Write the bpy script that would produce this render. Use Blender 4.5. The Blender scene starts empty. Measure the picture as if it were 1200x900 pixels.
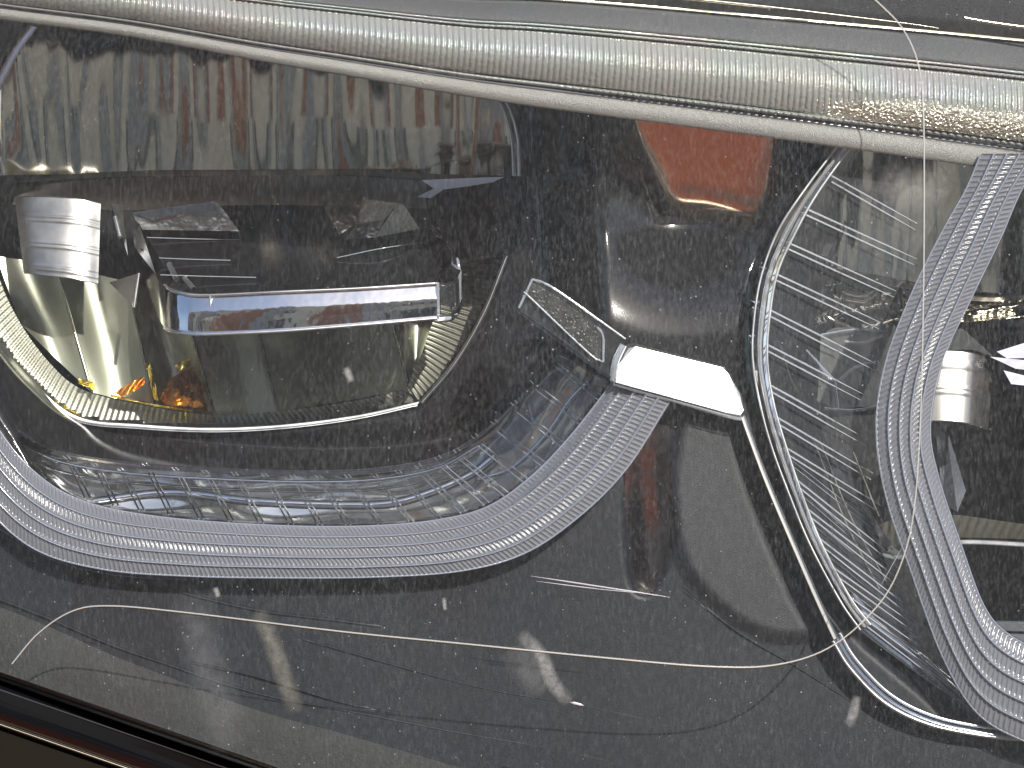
import bpy, math, random
import numpy as np
from mathutils import Matrix, Vector

rng = np.random.default_rng(7)
random.seed(7)
scene = bpy.context.scene
COL = scene.collection
R = math.radians

# ------------------------------------------------------------------ camera, sky, sun, exposure
PITCH = 27.0           # the photographer looks down on the lamp
DIST = 0.45            # metres from the eye to the lamp's reference plane
MM = 0.001
PX = 0.0002            # one photo pixel on the reference plane, metres
HEIGHT = 0.72          # lamp height above the ground

ROOT = Matrix.Translation((0, 0, HEIGHT)) @ Matrix.Rotation(R(-PITCH), 4, 'X')

cam_data = bpy.data.cameras.new('camera')
cam_data.angle = 2 * math.atan(600 * PX / DIST)
cam_data.clip_start = 0.01
cam_data.clip_end = 5000
cam = bpy.data.objects.new('camera', cam_data)
COL.objects.link(cam)
cam.matrix_world = ROOT @ Matrix.Translation((0, -DIST, 0)) @ Matrix.Rotation(R(90), 4, 'X')
scene.camera = cam

SUN_ELEV, SUN_AZ = 52.0, 148.0      # azimuth measured clockwise from +Y: behind the camera, to the right
world = bpy.data.worlds.new('World')
scene.world = world
world.use_nodes = True
wn, wl = world.node_tree.nodes, world.node_tree.links
sky = wn.new('ShaderNodeTexSky')
sky.sky_type = 'NISHITA'
sky.sun_disc = False
sky.sun_elevation = R(SUN_ELEV)
sky.sun_rotation = R(SUN_AZ)
sky.air_density = 1.0
sky.dust_density = 2.5
bg = wn['Background']
bg.inputs['Strength'].default_value = 0.12
wl.new(sky.outputs[0], bg.inputs['Color'])

sun_data = bpy.data.lights.new('sun', 'SUN')
sun_data.energy = 4.5
sun_data.angle = R(0.53)
sun_data.color = (1.0, 0.95, 0.87)
sun = bpy.data.objects.new('sun', sun_data)
COL.objects.link(sun)
sd = Vector((math.sin(R(SUN_AZ)) * math.cos(R(SUN_ELEV)), math.cos(R(SUN_AZ)) * math.cos(R(SUN_ELEV)), math.sin(R(SUN_ELEV))))
sun.rotation_euler = sd.to_track_quat('Z', 'Y').to_euler()

scene.view_settings.view_transform = 'Standard'
scene.view_settings.look = 'None'
scene.view_settings.exposure = 0.5
scene.view_settings.gamma = 1.0
scene.view_settings.use_curve_mapping = False
scene.render.engine = 'CYCLES'
scene.cycles.use_denoising = True
scene.cycles.max_bounces = 12
scene.cycles.transparent_max_bounces = 24
scene.cycles.glossy_bounces = 6
scene.cycles.sample_clamp_indirect = 6.0
scene.cycles.caustics_reflective = False
scene.cycles.caustics_refractive = False

# ------------------------------------------------------------------ helpers
def W(px, py, d):
    """photo pixel at depth d (mm behind the reference plane) -> point in the lamp's own frame"""
    k = (DIST + d * MM) / DIST * PX
    return ((px - 600.0) * k, d * MM, (450.0 - py) * k)

def Wa(a):
    a = np.asarray(a, float)
    k = (DIST + a[..., 2] * MM) / DIST * PX
    return np.stack([(a[..., 0] - 600) * k, a[..., 2] * MM, (450 - a[..., 1]) * k], -1)

def cr(pts, n):
    """Catmull-Rom through pts, n samples at equal arc length in the pixel plane"""
    p = np.asarray(pts, float)
    if len(p) == 2:
        t = np.linspace(0, 1, n)[:, None]
        return p[0] * (1 - t) + p[1] * t
    q = np.vstack([2 * p[0] - p[1], p, 2 * p[-1] - p[-2]])
    out = []
    for i in range(1, len(q) - 2):
        p0, p1, p2, p3 = q[i - 1], q[i], q[i + 1], q[i + 2]
        t = np.linspace(0, 1, 24, endpoint=False)[:, None]
        out.append(0.5 * (2 * p1 + (p2 - p0) * t + (2 * p0 - 5 * p1 + 4 * p2 - p3) * t ** 2 + (3 * p1 - p0 - 3 * p2 + p3) * t ** 3))
    out = np.vstack(out + [p[-1:]])
    s = np.concatenate([[0], np.cumsum(np.linalg.norm(np.diff(out[:, :2], axis=0), axis=1))])
    t = np.linspace(0, s[-1], n)
    return np.stack([np.interp(t, s, out[:, k]) for k in range(out.shape[1])], 1)

def withd(pts, d):
    return [(p[0], p[1], d if len(p) < 3 else p[2]) for p in pts]

def make(name, verts, faces, mat, parent=None, smooth=True):
    me = bpy.data.meshes.new(name)
    me.from_pydata([tuple(v) for v in verts], [], [tuple(f) for f in faces])
    me.materials.append(mat)
    if smooth:
        me.shade_smooth()
    me.update()
    o = bpy.data.objects.new(name, me)
    COL.objects.link(o)
    if parent is not None:
        o.parent = parent
    return o

def grid_faces(nr, nc, off=0, closed=False):
    f = []
    m = nr if closed else nr - 1
    for i in range(m):
        j = (i + 1) % nr
        for k in range(nc - 1):
            a = off + i * nc + k
            b = off + j * nc + k
            f.append((a, b, b + 1, a + 1))
    return f

class MB:
    def __init__(self):
        self.v, self.f = [], []
    def grid(self, a, closed=False):
        """a: rows x cols x 3 already in lamp space"""
        nr, nc = a.shape[:2]
        self.f += grid_faces(nr, nc, len(self.v), closed)
        self.v += [tuple(p) for p in a.reshape(-1, 3)]
    def tube(self, path, r, n=6):
        p = np.asarray(path, float)
        t = np.gradient(p, axis=0)
        t /= np.linalg.norm(t, axis=1)[:, None] + 1e-12
        ref = np.array([0, 1.0, 0])
        s = np.cross(t, ref)
        s /= np.linalg.norm(s, axis=1)[:, None] + 1e-9
        u = np.cross(s, t)
        rr = np.broadcast_to(np.asarray(r, float), (len(p),))
        rows = []
        for k in range(n):
            a = 2 * math.pi * k / n
            rows.append(p + (s * math.cos(a) + u * math.sin(a)) * rr[:, None])
        self.grid(np.stack(rows), closed=True)
    def poly(self, pts):
        o = len(self.v)
        self.v += [tuple(p) for p in pts]
        self.f.append(tuple(range(o, o + len(pts))))
    def prism(self, front, back):
        """front/back: matching polygons in lamp space"""
        n = len(front)
        o = len(self.v)
        self.v += [tuple(p) for p in front] + [tuple(p) for p in back]
        self.f.append(tuple(range(o, o + n)))
        self.f.append(tuple(range(o + 2 * n - 1, o + n - 1, -1)))
        for k in range(n):
            j = (k + 1) % n
            self.f.append((o + k, o + n + k, o + n + j, o + j))
    def build(self, name, mat, parent=None, smooth=True):
        return make(name, self.v, self.f, mat, parent, smooth)

def loft(rows, n, m=None, disp=None, skirt=0):
    """rows: pixel polylines with depth; -> array rows x n x 3 in lamp space; m = samples across"""
    a = np.stack([cr(r, n) for r in rows])
    if m:
        src = np.linspace(0, 1, len(rows))
        t = np.linspace(0, 1, m)
        if len(rows) > 2:
            b = cr_axis(a, t)
        else:
            b = a[0][None] * (1 - t)[:, None, None] + a[1][None] * t[:, None, None]
        a = b
    if disp is not None:
        v = np.linspace(0, 1, a.shape[0])[:, None]
        u = np.linspace(0, 1, n)[None, :]
        a = a.copy()
        a[..., 2] = a[..., 2] + disp(u, v)
    if skirt:
        f, l = a[:1].copy(), a[-1:].copy()
        f[..., 2] += skirt
        l[..., 2] += skirt
        a = np.concatenate([f, a[:1], a, a[-1:], l])
    return Wa(a)

def cr_axis(a, t):
    n = len(a)
    q = np.concatenate([2 * a[:1] - a[1:2], a, 2 * a[-1:] - a[-2:-1]])
    x = t * (n - 1)
    i = np.minimum(x.astype(int), n - 2)
    f = (x - i)[:, None, None]
    p0, p1, p2, p3 = q[i], q[i + 1], q[i + 2], q[i + 3]
    return 0.5 * (2 * p1 + (p2 - p0) * f + (2 * p0 - 5 * p1 + 4 * p2 - p3) * f ** 2 + (3 * p1 - p0 - 3 * p2 + p3) * f ** 3)

def pl(pts, d):
    return [W(p[0], p[1], d) for p in pts]

# ------------------------------------------------------------------ materials
def new_mat(name):
    m = bpy.data.materials.new(name)
    m.use_nodes = True
    return m, m.node_tree.nodes, m.node_tree.links

def noise(n, l, scale, detail=4, rough=0.6, stretch=(1, 1, 1), rot=(0, 0, 0)):
    tc = n.new('ShaderNodeTexCoord')
    mp = n.new('ShaderNodeMapping')
    mp.inputs['Scale'].default_value = stretch
    mp.inputs['Rotation'].default_value = rot
    l.new(tc.outputs['Object'], mp.inputs['Vector'])
    t = n.new('ShaderNodeTexNoise')
    t.inputs['Scale'].default_value = scale
    t.inputs['Detail'].default_value = detail
    t.inputs['Roughness'].default_value = rough
    l.new(mp.outputs[0], t.inputs['Vector'])
    return t

def ramp(n, l, src, stops):
    r = n.new('ShaderNodeValToRGB')
    e = r.color_ramp.elements
    while len(e) < len(stops):
        e.new(0.5)
    for k, (p, c) in enumerate(stops):
        e[k].position = p
        e[k].color = (c, c, c, 1) if isinstance(c, (int, float)) else (*c, 1)
    l.new(src, r.inputs[0])
    return r

def bump(n, l, src, strength, dist):
    b = n.new('ShaderNodeBump')
    b.inputs['Strength'].default_value = strength
    b.inputs['Distance'].default_value = dist
    l.new(src, b.inputs['Height'])
    return b

def solid(name, col, rough=0.4, metal=0.0, ior=1.5, bscale=0, bdist=0.0001, bstr=0.5, stretch=(1, 1, 1), var=0.0, coat=0.0, bdet=3):
    m, n, l = new_mat(name)
    p = n['Principled BSDF']
    p.inputs['Base Color'].default_value = (*col, 1)
    p.inputs['Roughness'].default_value = rough
    p.inputs['Metallic'].default_value = metal
    p.inputs['IOR'].default_value = ior
    p.inputs['Coat Weight'].default_value = coat
    p.inputs['Coat Roughness'].default_value = 0.03
    if bscale:
        t = noise(n, l, bscale, bdet, 0.6, stretch)
        b = bump(n, l, t.outputs['Fac'], bstr, bdist)
        l.new(b.outputs[0], p.inputs['Normal'])
    if var:
        t2 = noise(n, l, 120, 4, 0.6, stretch)
        r = ramp(n, l, t2.outputs['Fac'], [(0.3, tuple(c * (1 - var) for c in col)), (0.7, tuple(min(1, c * (1 + var)) for c in col))])
        l.new(r.outputs[0], p.inputs['Base Color'])
        r2 = ramp(n, l, t2.outputs['Fac'], [(0.3, max(0.0, rough - 0.05)), (0.7, rough + 0.08)])
        l.new(r2.outputs[0], p.inputs['Roughness'])
    return m

def clear(name, tint=(0.95, 0.97, 1.0), diff=0.05, dcol=(0.8, 0.84, 0.9), rough=0.06, gloss=1.0, bscale=0, bdist=0.0001, ior=1.5):
    """clear moulded plastic: lets light through, mirrors by its Fresnel angle, a little milky"""
    m, n, l = new_mat(name)
    n.remove(n['Principled BSDF'])
    out = n['Material Output']
    tr = n.new('ShaderNodeBsdfTransparent')
    tr.inputs[0].default_value = (*tint, 1)
    gl = n.new('ShaderNodeBsdfGlossy')
    gl.inputs['Roughness'].default_value = rough
    gl.inputs['Color'].default_value = (gloss, gloss, gloss, 1)
    df = n.new('ShaderNodeBsdfDiffuse')
    df.inputs[0].default_value = (*dcol, 1)
    fr = n.new('ShaderNodeFresnel')
    fr.inputs['IOR'].default_value = ior
    m1 = n.new('ShaderNodeMixShader')
    m1.inputs[0].default_value = diff
    l.new(tr.outputs[0], m1.inputs[1])
    l.new(df.outputs[0], m1.inputs[2])
    m2 = n.new('ShaderNodeMixShader')
    l.new(fr.outputs[0], m2.inputs[0])
    l.new(m1.outputs[0], m2.inputs[1])
    l.new(gl.outputs[0], m2.inputs[2])
    l.new(m2.outputs[0], out.inputs['Surface'])
    if bscale:
        t = noise(n, l, bscale, 2)
        b = bump(n, l, t.outputs['Fac'], 0.6, bdist)
        for q in (gl, df, fr):
            l.new(b.outputs[0], q.inputs['Normal'])
    return m

def film(m, scale):
    """a thin coating whose colour shifts along the part"""
    n, l = m.node_tree.nodes, m.node_tree.links
    p = n['Principled BSDF']
    t = noise(n, l, scale, 2)
    mr = n.new('ShaderNodeMapRange')
    mr.inputs['From Min'].default_value = 0.3; mr.inputs['From Max'].default_value = 0.7
    mr.inputs['To Min'].default_value = 180; mr.inputs['To Max'].default_value = 560
    l.new(t.outputs['Fac'], mr.inputs['Value'])
    l.new(mr.outputs[0], p.inputs['Thin Film Thickness'])
    p.inputs['Thin Film IOR'].default_value = 1.4

def lens_mat():
    """scratched, dusty clear lens"""
    m, n, l = new_mat('dusty_clear_lens')
    n.remove(n['Principled BSDF'])
    out = n['Material Output']
    tr = n.new('ShaderNodeBsdfTransparent')
    tr.inputs[0].default_value = (0.97, 0.98, 0.98, 1)
    gl = n.new('ShaderNodeBsdfGlossy')
    gl.inputs['Roughness'].default_value = 0.035
    fr = n.new('ShaderNodeFresnel')
    fr.inputs['IOR'].default_value = 1.55
    df = n.new('ShaderNodeBsdfDiffuse')
    df.inputs[0].default_value = (0.74, 0.78, 0.84, 1)
    # fine slanting wipe marks
    a = noise(n, l, 1500, 3, 0.7, (1.0, 1, 0.38), (0, R(14), 0))
    ra = ramp(n, l, a.outputs['Fac'], [(0.42, 0.0), (0.72, 1.0)])
    c = noise(n, l, 2300, 2, 0.6, (1.0, 1, 0.16), (0, R(-24), 0))
    rc = ramp(n, l, c.outputs['Fac'], [(0.58, 0.0), (0.72, 1.0)])
    # broad patches of film
    b = noise(n, l, 14, 4, 0.6)
    rb = ramp(n, l, b.outputs['Fac'], [(0.32, 0.25), (0.70, 1.0)])
    # dust specks
    tc = n.new('ShaderNodeTexCoord')
    vo = n.new('ShaderNodeTexVoronoi')
    vo.inputs['Scale'].default_value = 900
    vo.inputs['Randomness'].default_value = 1.0
    l.new(tc.outputs['Object'], vo.inputs['Vector'])
    # size of each speck from its cell colour
    sep = n.new('ShaderNodeSeparateColor')
    l.new(vo.outputs['Color'], sep.inputs[0])
    pw = n.new('ShaderNodeMath'); pw.operation = 'POWER'; pw.inputs[1].default_value = 4.0
    l.new(sep.outputs[0], pw.inputs[0])
    sz = n.new('ShaderNodeMath'); sz.operation = 'MULTIPLY'; sz.inputs[1].default_value = 0.15
    nz = noise(n, l, 9, 2)
    rz = ramp(n, l, nz.outputs['Fac'], [(0.35, 0.55), (0.65, 1.25)])
    pz = n.new('ShaderNodeMath'); pz.operation = 'MULTIPLY'
    l.new(pw.outputs[0], pz.inputs[0]); l.new(rz.outputs[0], pz.inputs[1])
    l.new(pz.outputs[0], sz.inputs[0])
    lt = n.new('ShaderNodeMath'); lt.operation = 'LESS_THAN'
    l.new(vo.outputs['Distance'], lt.inputs[0]); l.new(sz.outputs[0], lt.inputs[1])
    sp = n.new('ShaderNodeMath'); sp.operation = 'MULTIPLY'; sp.inputs[1].default_value = 0.28
    l.new(lt.outputs[0], sp.inputs[0])
    add = n.new('ShaderNodeMath'); add.operation = 'ADD'
    l.new(ra.outputs[0], add.inputs[0]); l.new(rc.outputs[0], add.inputs[1])
    mu = n.new('ShaderNodeMath'); mu.operation = 'MULTIPLY'
    l.new(add.outputs[0], mu.inputs[0]); l.new(rb.outputs[0], mu.inputs[1])
    mk = n.new('ShaderNodeMath'); mk.operation = 'MULTIPLY_ADD'; mk.inputs[1].default_value = 0.045; mk.inputs[2].default_value = 0.014
    l.new(mu.outputs[0], mk.inputs[0])
    mx = n.new('ShaderNodeMath'); mx.operation = 'MAXIMUM'
    l.new(mk.outputs[0], mx.inputs[0]); l.new(sp.outputs[0], mx.inputs[1])
    m1 = n.new('ShaderNodeMixShader')
    l.new(fr.outputs[0], m1.inputs[0]); l.new(tr.outputs[0], m1.inputs[1]); l.new(gl.outputs[0], m1.inputs[2])
    m2 = n.new('ShaderNodeMixShader')
    l.new(mx.outputs[0], m2.inputs[0]); l.new(m1.outputs[0], m2.inputs[1]); l.new(df.outputs[0], m2.inputs[2])
    l.new(m2.outputs[0], out.inputs['Surface'])
    return m

M_LENS = lens_mat()
M_CHROME = solid('chrome', (0.85, 0.85, 0.86), 0.07, 1.0, bscale=90, bdist=0.0006, bstr=0.35)
M_BRIGHT = solid('bright_chrome', (0.93, 0.94, 0.94), 0.34, 1.0, bscale=60, bdist=0.0005, bstr=0.3, var=0.03)
M_BRACKET = solid('satin_chrome', (0.56, 0.57, 0.575), 0.36, 1.0, bscale=260, bdist=0.0006, bstr=0.3, var=0.05)
M_TAB = solid('tab_metal', (0.46, 0.46, 0.455), 0.34, 1.0, bscale=60, bdist=0.0005, bstr=0.3, var=0.05)
M_BOWL = solid('reflector_metal', (0.84, 0.76, 0.63), 0.08, 1.0, bscale=48, bdist=0.006, bstr=0.6, stretch=(1.5, 1, 0.13), bdet=0.8)
M_PANEL = solid('reflector_panel_metal', (0.43, 0.445, 0.345), 0.38, 0.9, bscale=60, bdist=0.0012, bstr=0.5, bdet=1)
M_RIBS = solid('ribbed_metal', (0.25, 0.25, 0.205), 0.42, 0.85)
M_BEZEL = solid('black_gloss_plastic', (0.012, 0.012, 0.013), 0.10, 0.0, 1.5, bscale=2600, bdist=0.00004, bstr=0.3)
M_MATT = solid('black_grained_plastic', (0.020, 0.021, 0.025), 0.5, 0.0, 1.5, bscale=3500, bdist=0.00012, bstr=0.8)
M_LOWER = solid('satin_black_plastic', (0.010, 0.0115, 0.0155), 0.45, 0.0, 1.4, bscale=3000, bdist=0.00008, bstr=0.6)
M_REFLECT = solid('reflection_chrome', (0.95, 0.74, 0.52), 0.2, 1.0, bscale=40, bdist=0.0012, bstr=0.3)  # warm tint put in to redden the cowl's reflection
M_BLACK = solid('black_plastic', (0.012, 0.012, 0.012), 0.3, 0.0, 1.5)
M_GUIDE = solid('milky_prism_plastic', (0.155, 0.16, 0.185), 0.16, 0.0, 1.55, bscale=900, bdist=0.00006, bstr=0.4)
M_GUIDERIB = clear('pale_rib_plastic', diff=0.40, dcol=(0.46, 0.50, 0.62), rough=0.12)
M_FROST = solid('frosted_plastic', (0.27, 0.265, 0.25), 0.28, 0.2, 1.5, bscale=3600, bdist=0.0003, bstr=0.9)
M_UPFROST = solid('upper_frosted_plastic', (0.075, 0.077, 0.08), 0.4, 0.0, 1.5, bscale=3200, bdist=0.0003, bstr=0.9)
M_STRIP = solid('ribbed_clear_plastic', (0.31, 0.312, 0.295), 0.2, 0.2, 1.55, bscale=1100, bdist=0.0003, bstr=0.8, coat=0.6)
film(M_STRIP, 14)
M_CLEAR = clear('clear_plastic', diff=0.015)
M_CLEARFINE = clear('clear_milky_plastic', diff=0.28, dcol=(0.62, 0.66, 0.74), rough=0.12)
M_LINE = clear('clear_prism_ridge', diff=0.42, dcol=(0.62, 0.66, 0.72), rough=0.1)
M_SMOKE = clear('smoked_clear_plastic', tint=(0.55, 0.55, 0.53), diff=0.03, rough=0.04, ior=1.6)
M_FROSTCLEAR = clear('textured_clear_plastic', tint=(0.7, 0.7, 0.68), diff=0.045, dcol=(0.5, 0.5, 0.48), rough=0.2, bscale=1500, bdist=0.0003)
M_AMBER = solid('amber_reflection_tint', (1.0, 0.36, 0.04), 0.22, 0.8, 1.5, bscale=250, bdist=0.001)  # colour of the orange reflection in the left bowl
M_PAINT = solid('black_car_paint', (0.004, 0.004, 0.005), 0.08, 0.0, 1.5, coat=0.6)
M_TRIM = solid('pale_trim', (0.60, 0.56, 0.45), 0.25, 1.0)
M_DARKTRIM = solid('brown_black_plastic', (0.012, 0.010, 0.008), 0.8, 0, 1.08, bscale=2500, bdist=0.0001)
M_HAIR = clear('pale_hair', tint=(0.97, 0.97, 0.95), diff=0.45, dcol=(0.62, 0.60, 0.54), rough=0.15)

# ------------------------------------------------------------------ ground
def ground():
    m, n, l = new_mat('paving')
    p = n['Principled BSDF']
    p.inputs['Roughness'].default_value = 0.85
    t = noise(n, l, 0.9, 4, 0.6)
    r = ramp(n, l, t.outputs['Fac'], [(0.40, (0.20, 0.20, 0.18)), (0.56, (0.25, 0.24, 0.21)), (0.66, (0.29, 0.27, 0.23))])
    l.new(r.outputs[0], p.inputs['Base Color'])
    s = 600
    o = make('ground', [(-s, -s, 0), (s, -s, 0), (s, s, 0), (-s, s, 0)], [(0, 1, 2, 3)], m, None, False)
    o['kind'] = 'structure'
    o['label'] = 'grey paved ground in front of the car'
    red = solid('added_red_paving', (0.62, 0.14, 0.035), 0.8, bscale=30, bdist=0.004, var=0.2)
    q = make('added_paving', [(-1.6, -4.2, .004), (2.2, -4.2, .004), (2.2, -0.5, .004), (-1.6, -0.5, .004)], [(0, 1, 2, 3)], red, None, False)  # added strip, laid to give the red reflections
    q['kind'] = 'structure'
    q['label'] = 'orange red paving added in front of the headlight for its reflections'
ground()

# added building behind the camera: blocks sky haze in the lens, colours the bowls
def building():
    b = bpy.data.objects.new('added_building', None)
    COL.objects.link(b)
    b.location = (0, -7.0, 0)
    b['label'] = 'added brick building with pale piers behind the camera, there only to shape reflections'
    b['category'] = 'building'
    brick = solid('added_brown_brick', (0.33, 0.135, 0.075), 0.85, var=0.25)
    pier = solid('pale_render', (0.66, 0.58, 0.46), 0.8, var=0.1)
    grey = solid('grey_render', (0.30, 0.30, 0.29), 0.8, var=0.1)
    glass = solid('window_glass', (0.02, 0.025, 0.03), 0.05, 0, 1.5)
    def box(name, x0, x1, y0, y1, z0, z1, mat):
        mb = MB()
        mb.prism([(x0, y0, z0), (x1, y0, z0), (x1, y0, z1), (x0, y0, z1)], [(x0, y1, z0), (x1, y1, z0), (x1, y1, z1), (x0, y1, z1)])
        return mb.build(name, mat, b, False)
    box('wall', -11, 11, -6, 0, 0, 9.2, pier)
    box('parapet', -11.2, 11.2, -6.2, 0.15, 9.2, 9.5, pier)
    for k in range(9):
        x = -10 + k * 2.5
        box('pier', x - .25, x + .25, 0.003, 0.3, 0, 9.197, grey)
        if k in (0, 2, 3, 6):
            box('added_brick_panel', x + (1.1 if k != 3 else 1.6), x + 2.25, 0.003, 0.09, 2.45 if k % 2 else 0.2, 9.19, brick)
        for z in (0.9, 3.7, 6.5):
            if k < 8:
                w = box('window', x + .35, x + 0.85, 0.003, 0.06, z, z + 1.5, pier)
                p = box('pane', x + .40, x + 0.80, 0.062, 0.07, z + .1, z + 1.4, glass)
                p.parent = w
building()

# ------------------------------------------------------------------ the headlight
head = bpy.data.objects.new('headlight', None)
COL.objects.link(head)
head.matrix_world = ROOT
head['label'] = 'dusty clear car headlight with chrome reflectors and milky prism light guides'
head['category'] = 'headlight'

def sdf(poly, X, Y):
    """signed distance in px to a closed polygon, negative inside"""
    p = np.asarray(poly, float)
    q = np.roll(p, -1, 0)
    dmin = np.full(X.shape, 1e9)
    ins = np.zeros(X.shape, bool)
    for (x0, y0), (x1, y1) in zip(p, q):
        ex, ey = x1 - x0, y1 - y0
        t = np.clip(((X - x0) * ex + (Y - y0) * ey) / (ex * ex + ey * ey + 1e-9), 0, 1)
        dmin = np.minimum(dmin, np.hypot(X - x0 - t * ex, Y - y0 - t * ey))
        if y0 != y1:
            c = ((y0 > Y) != (y1 > Y)) & (X < (x1 - x0) * (Y - y0) / (y1 - y0) + x0)
            ins ^= c
    return np.where(ins, -dmin, dmin)

def sst(a, b, x):
    t = np.clip((x - a) / (b - a), 0, 1)
    return t * t * (3 - 2 * t)

def closed(pts, n=160):
    return cr(list(pts) + [pts[0]], n)[:-1]

# outlines, photo pixels
BOWL_L = [(45, 20), (5, 85), (-30, 150), (-42, 225), (-30, 315), (-2, 395), (42, 450), (92, 488), (165, 497), (250, 501), (335, 497),
          (420, 486), (492, 470), (530, 425), (565, 365), (592, 298), (606, 255), (609, 205), (604, 160), (586, 105), (500, 60), (300, 20)]
RIM_LOW = [(-42, 225), (-30, 315), (-2, 395), (42, 450), (92, 488), (165, 497), (250, 501), (335, 497), (420, 486), (492, 470)]
RIM_RIGHT = [(492, 470), (530, 425), (565, 365), (592, 298)]
GUIDE_IN = [(-40, 430), (-10, 490), (35, 548), (95, 586), (190, 606), (330, 616), (440, 616), (520, 608), (575, 592), (625, 556), (670, 509), (718, 448)]
GUIDE_OUT = [(-70, 520), (-20, 590), (40, 643), (120, 667), (220, 675), (330, 677), (440, 676), (540, 669), (615, 648), (680, 604), (735, 548), (785, 470)]
STRIP_IN = [(22, 512), (70, 533), (150, 546), (260, 553), (360, 556), (440, 553), (510, 540), (560, 513), (610, 468), (655, 415)]
CHAN_LOW = [(40, 546), (95, 584), (190, 603), (330, 613), (440, 613), (520, 605), (575, 588), (625, 552), (668, 506), (712, 446)]
OPEN_R = [(1000, 150), (955, 222), (922, 275), (902, 325), (893, 372), (890, 420), (897, 470), (911, 520), (932, 580), (957, 640), (990, 703),
          (1030, 745), (1090, 795), (1150, 850), (1260, 880), (1400, 860), (1400, 150)]

COWL = [(728, 120), (914, 142), (910, 240), (886, 272), (830, 256), (772, 256), (742, 176)]
PANEL = [(795, 474), (862, 488), (874, 540), (900, 615), (934, 695), (956, 745), (905, 752), (845, 720), (795, 660), (782, 570)]
COWL2 = [(742, 520), (770, 500), (782, 560), (788, 620), (776, 670), (758, 694), (740, 680), (734, 600)]
# --- bezel: one moulded black surround with two openings
def bezel():
    step = 4
    xs = np.arange(-160, 1384, step)
    ys = np.arange(-120, 1012, step)
    X, Y = np.meshgrid(xs, ys)
    sl = sdf(closed(BOWL_L), X, Y)
    sr = sdf(OPEN_R, X, Y)
    u_poly = np.vstack([cr(GUIDE_IN, 80), [(720, 300), (690, -200), (-300, -200), (-300, 200)]])
    su = sdf(u_poly, X, Y)
    D = np.full(X.shape, 8.0)
    D += sst(-5, -95, su) * 34                    # recess falls from the light guide in to the bowl
    D += 3.5 * np.exp(-((su + 92) / 16.0) ** 2) * (Y > 400)
    D += sst(26, -6, sr) * 10
    # hollow between the two lamps; its upper wall leans over the ground
    cx, cy = 800, 250
    g = np.exp(-(((X - cx) / 110) ** 2 + ((Y - cy) / 90.0) ** 2))
    D += 15 * g
    D += sst(4, -26, sdf(COWL, X, Y)) * 22
    sp = sdf(closed(PANEL), X, Y)
    D -= 2.6 * sst(3, -14, sp)
    D += sst(5, -16, sdf(closed(COWL2), X, Y)) * 16
    D -= 1.5 * sst(-60, 200, Y - 760)
    D += sst(9, -3, sl) * 9
    chan = np.vstack([cr(STRIP_IN, 60), cr(CHAN_LOW, 60)[::-1]])
    D = np.where(sdf(chan, X, Y) < 6, np.maximum(D, 8 + 20 * sst(3, -5, sdf(chan, X, Y))), D)
    keep = (sl > -1) & (sr > -3)
    V = Wa(np.stack([X, Y, D], -1)).reshape(-1, 3)
    nr, nc = X.shape
    K = keep
    idx = -np.ones(nr * nc, int)
    fs = []
    for i in range(nr - 1):
        for j in range(nc - 1):
            if K[i, j] or K[i + 1, j] or K[i, j + 1] or K[i + 1, j + 1]:
                a = i * nc + j
                fs.append((a, a + nc, a + nc + 1, a + 1))
    fa = np.array(fs)
    low = (su.ravel()[fa[:, 0]] > 28) & (Y.ravel()[fa[:, 0]] > 470)
    pan = (sp.ravel()[fa[:, 0]] < 0) & low
    out = []
    for name, sel, mat in (('bezel', ~low, M_BEZEL), ('lower_bezel', low & ~pan, M_LOWER), ('grained_panel', pan, M_MATT)):
        f = fa[sel]
        used = np.unique(f)
        idx[used] = np.arange(len(used))
        out.append(make(name, V[used], idx[f], mat, head))
    return out
bezel()

# black tub behind everything
mb = MB()
mb.prism(pl([(-220, -160), (1420, -160), (1420, 1060), (-220, 1060)], 150), pl([(-220, -160), (1420, -160), (1420, 1060), (-220, 1060)], 160))
for (a, b) in (((-220, -160), (1420, -160)), ((1420, -160), (1420, 1060)), ((1420, 1060), (-220, 1060)), ((-220, 1060), (-220, -160))):
    mb.poly([W(*a, 152), W(*b, 152), W(*b, 8), W(*a, 8)])
mb.build('housing', M_BLACK, head, False)

# added cowl between the lamps, angled and tinted to carry a red reflection
mb = MB()
mb.grid(loft([[(726, 118, 12), (746, 119, 8.2), (800, 122, 7.5), (880, 134, 7.5), (906, 138, 8.2), (918, 140, 11)],
              [(738, 165, 17), (758, 166, 13.2), (810, 168, 12.6), (878, 179, 12.6), (904, 184, 13.4), (917, 188, 16)],
              [(756, 208, 22), (778, 210, 18.2), (820, 212, 17.6), (874, 222, 17.6), (900, 230, 18.4), (915, 236, 21)],
              [(770, 236, 25), (792, 238, 21), (826, 240, 20.4), (868, 250, 20.4), (892, 258, 21.4), (906, 264, 24)],
              [(772, 258, 30), (796, 260, 27), (830, 262, 26), (860, 268, 26), (884, 280, 27), (900, 286, 29)]], 80, 60))
mb.build('red_reflection_cowl', M_REFLECT, head)

# second added cowl, catching a dim red reflection beside the grained panel
mb = MB()
mb.grid(loft([[(736, 505, 3), (762, 496, 6), (784, 500, 3)], [(732, 570, 8), (760, 570, 11), (788, 570, 8)], [(732, 630, 12), (762, 630, 15), (792, 630, 12)], [(738, 690, 16), (758, 700, 18), (776, 690, 16)]], 24, 40))
mb.build('red_reflection_cowl', solid('red_reflection_chrome', (0.40, 0.34, 0.32), 0.22, 1.0, bscale=40, bdist=0.003, bstr=0.4), head)

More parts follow.
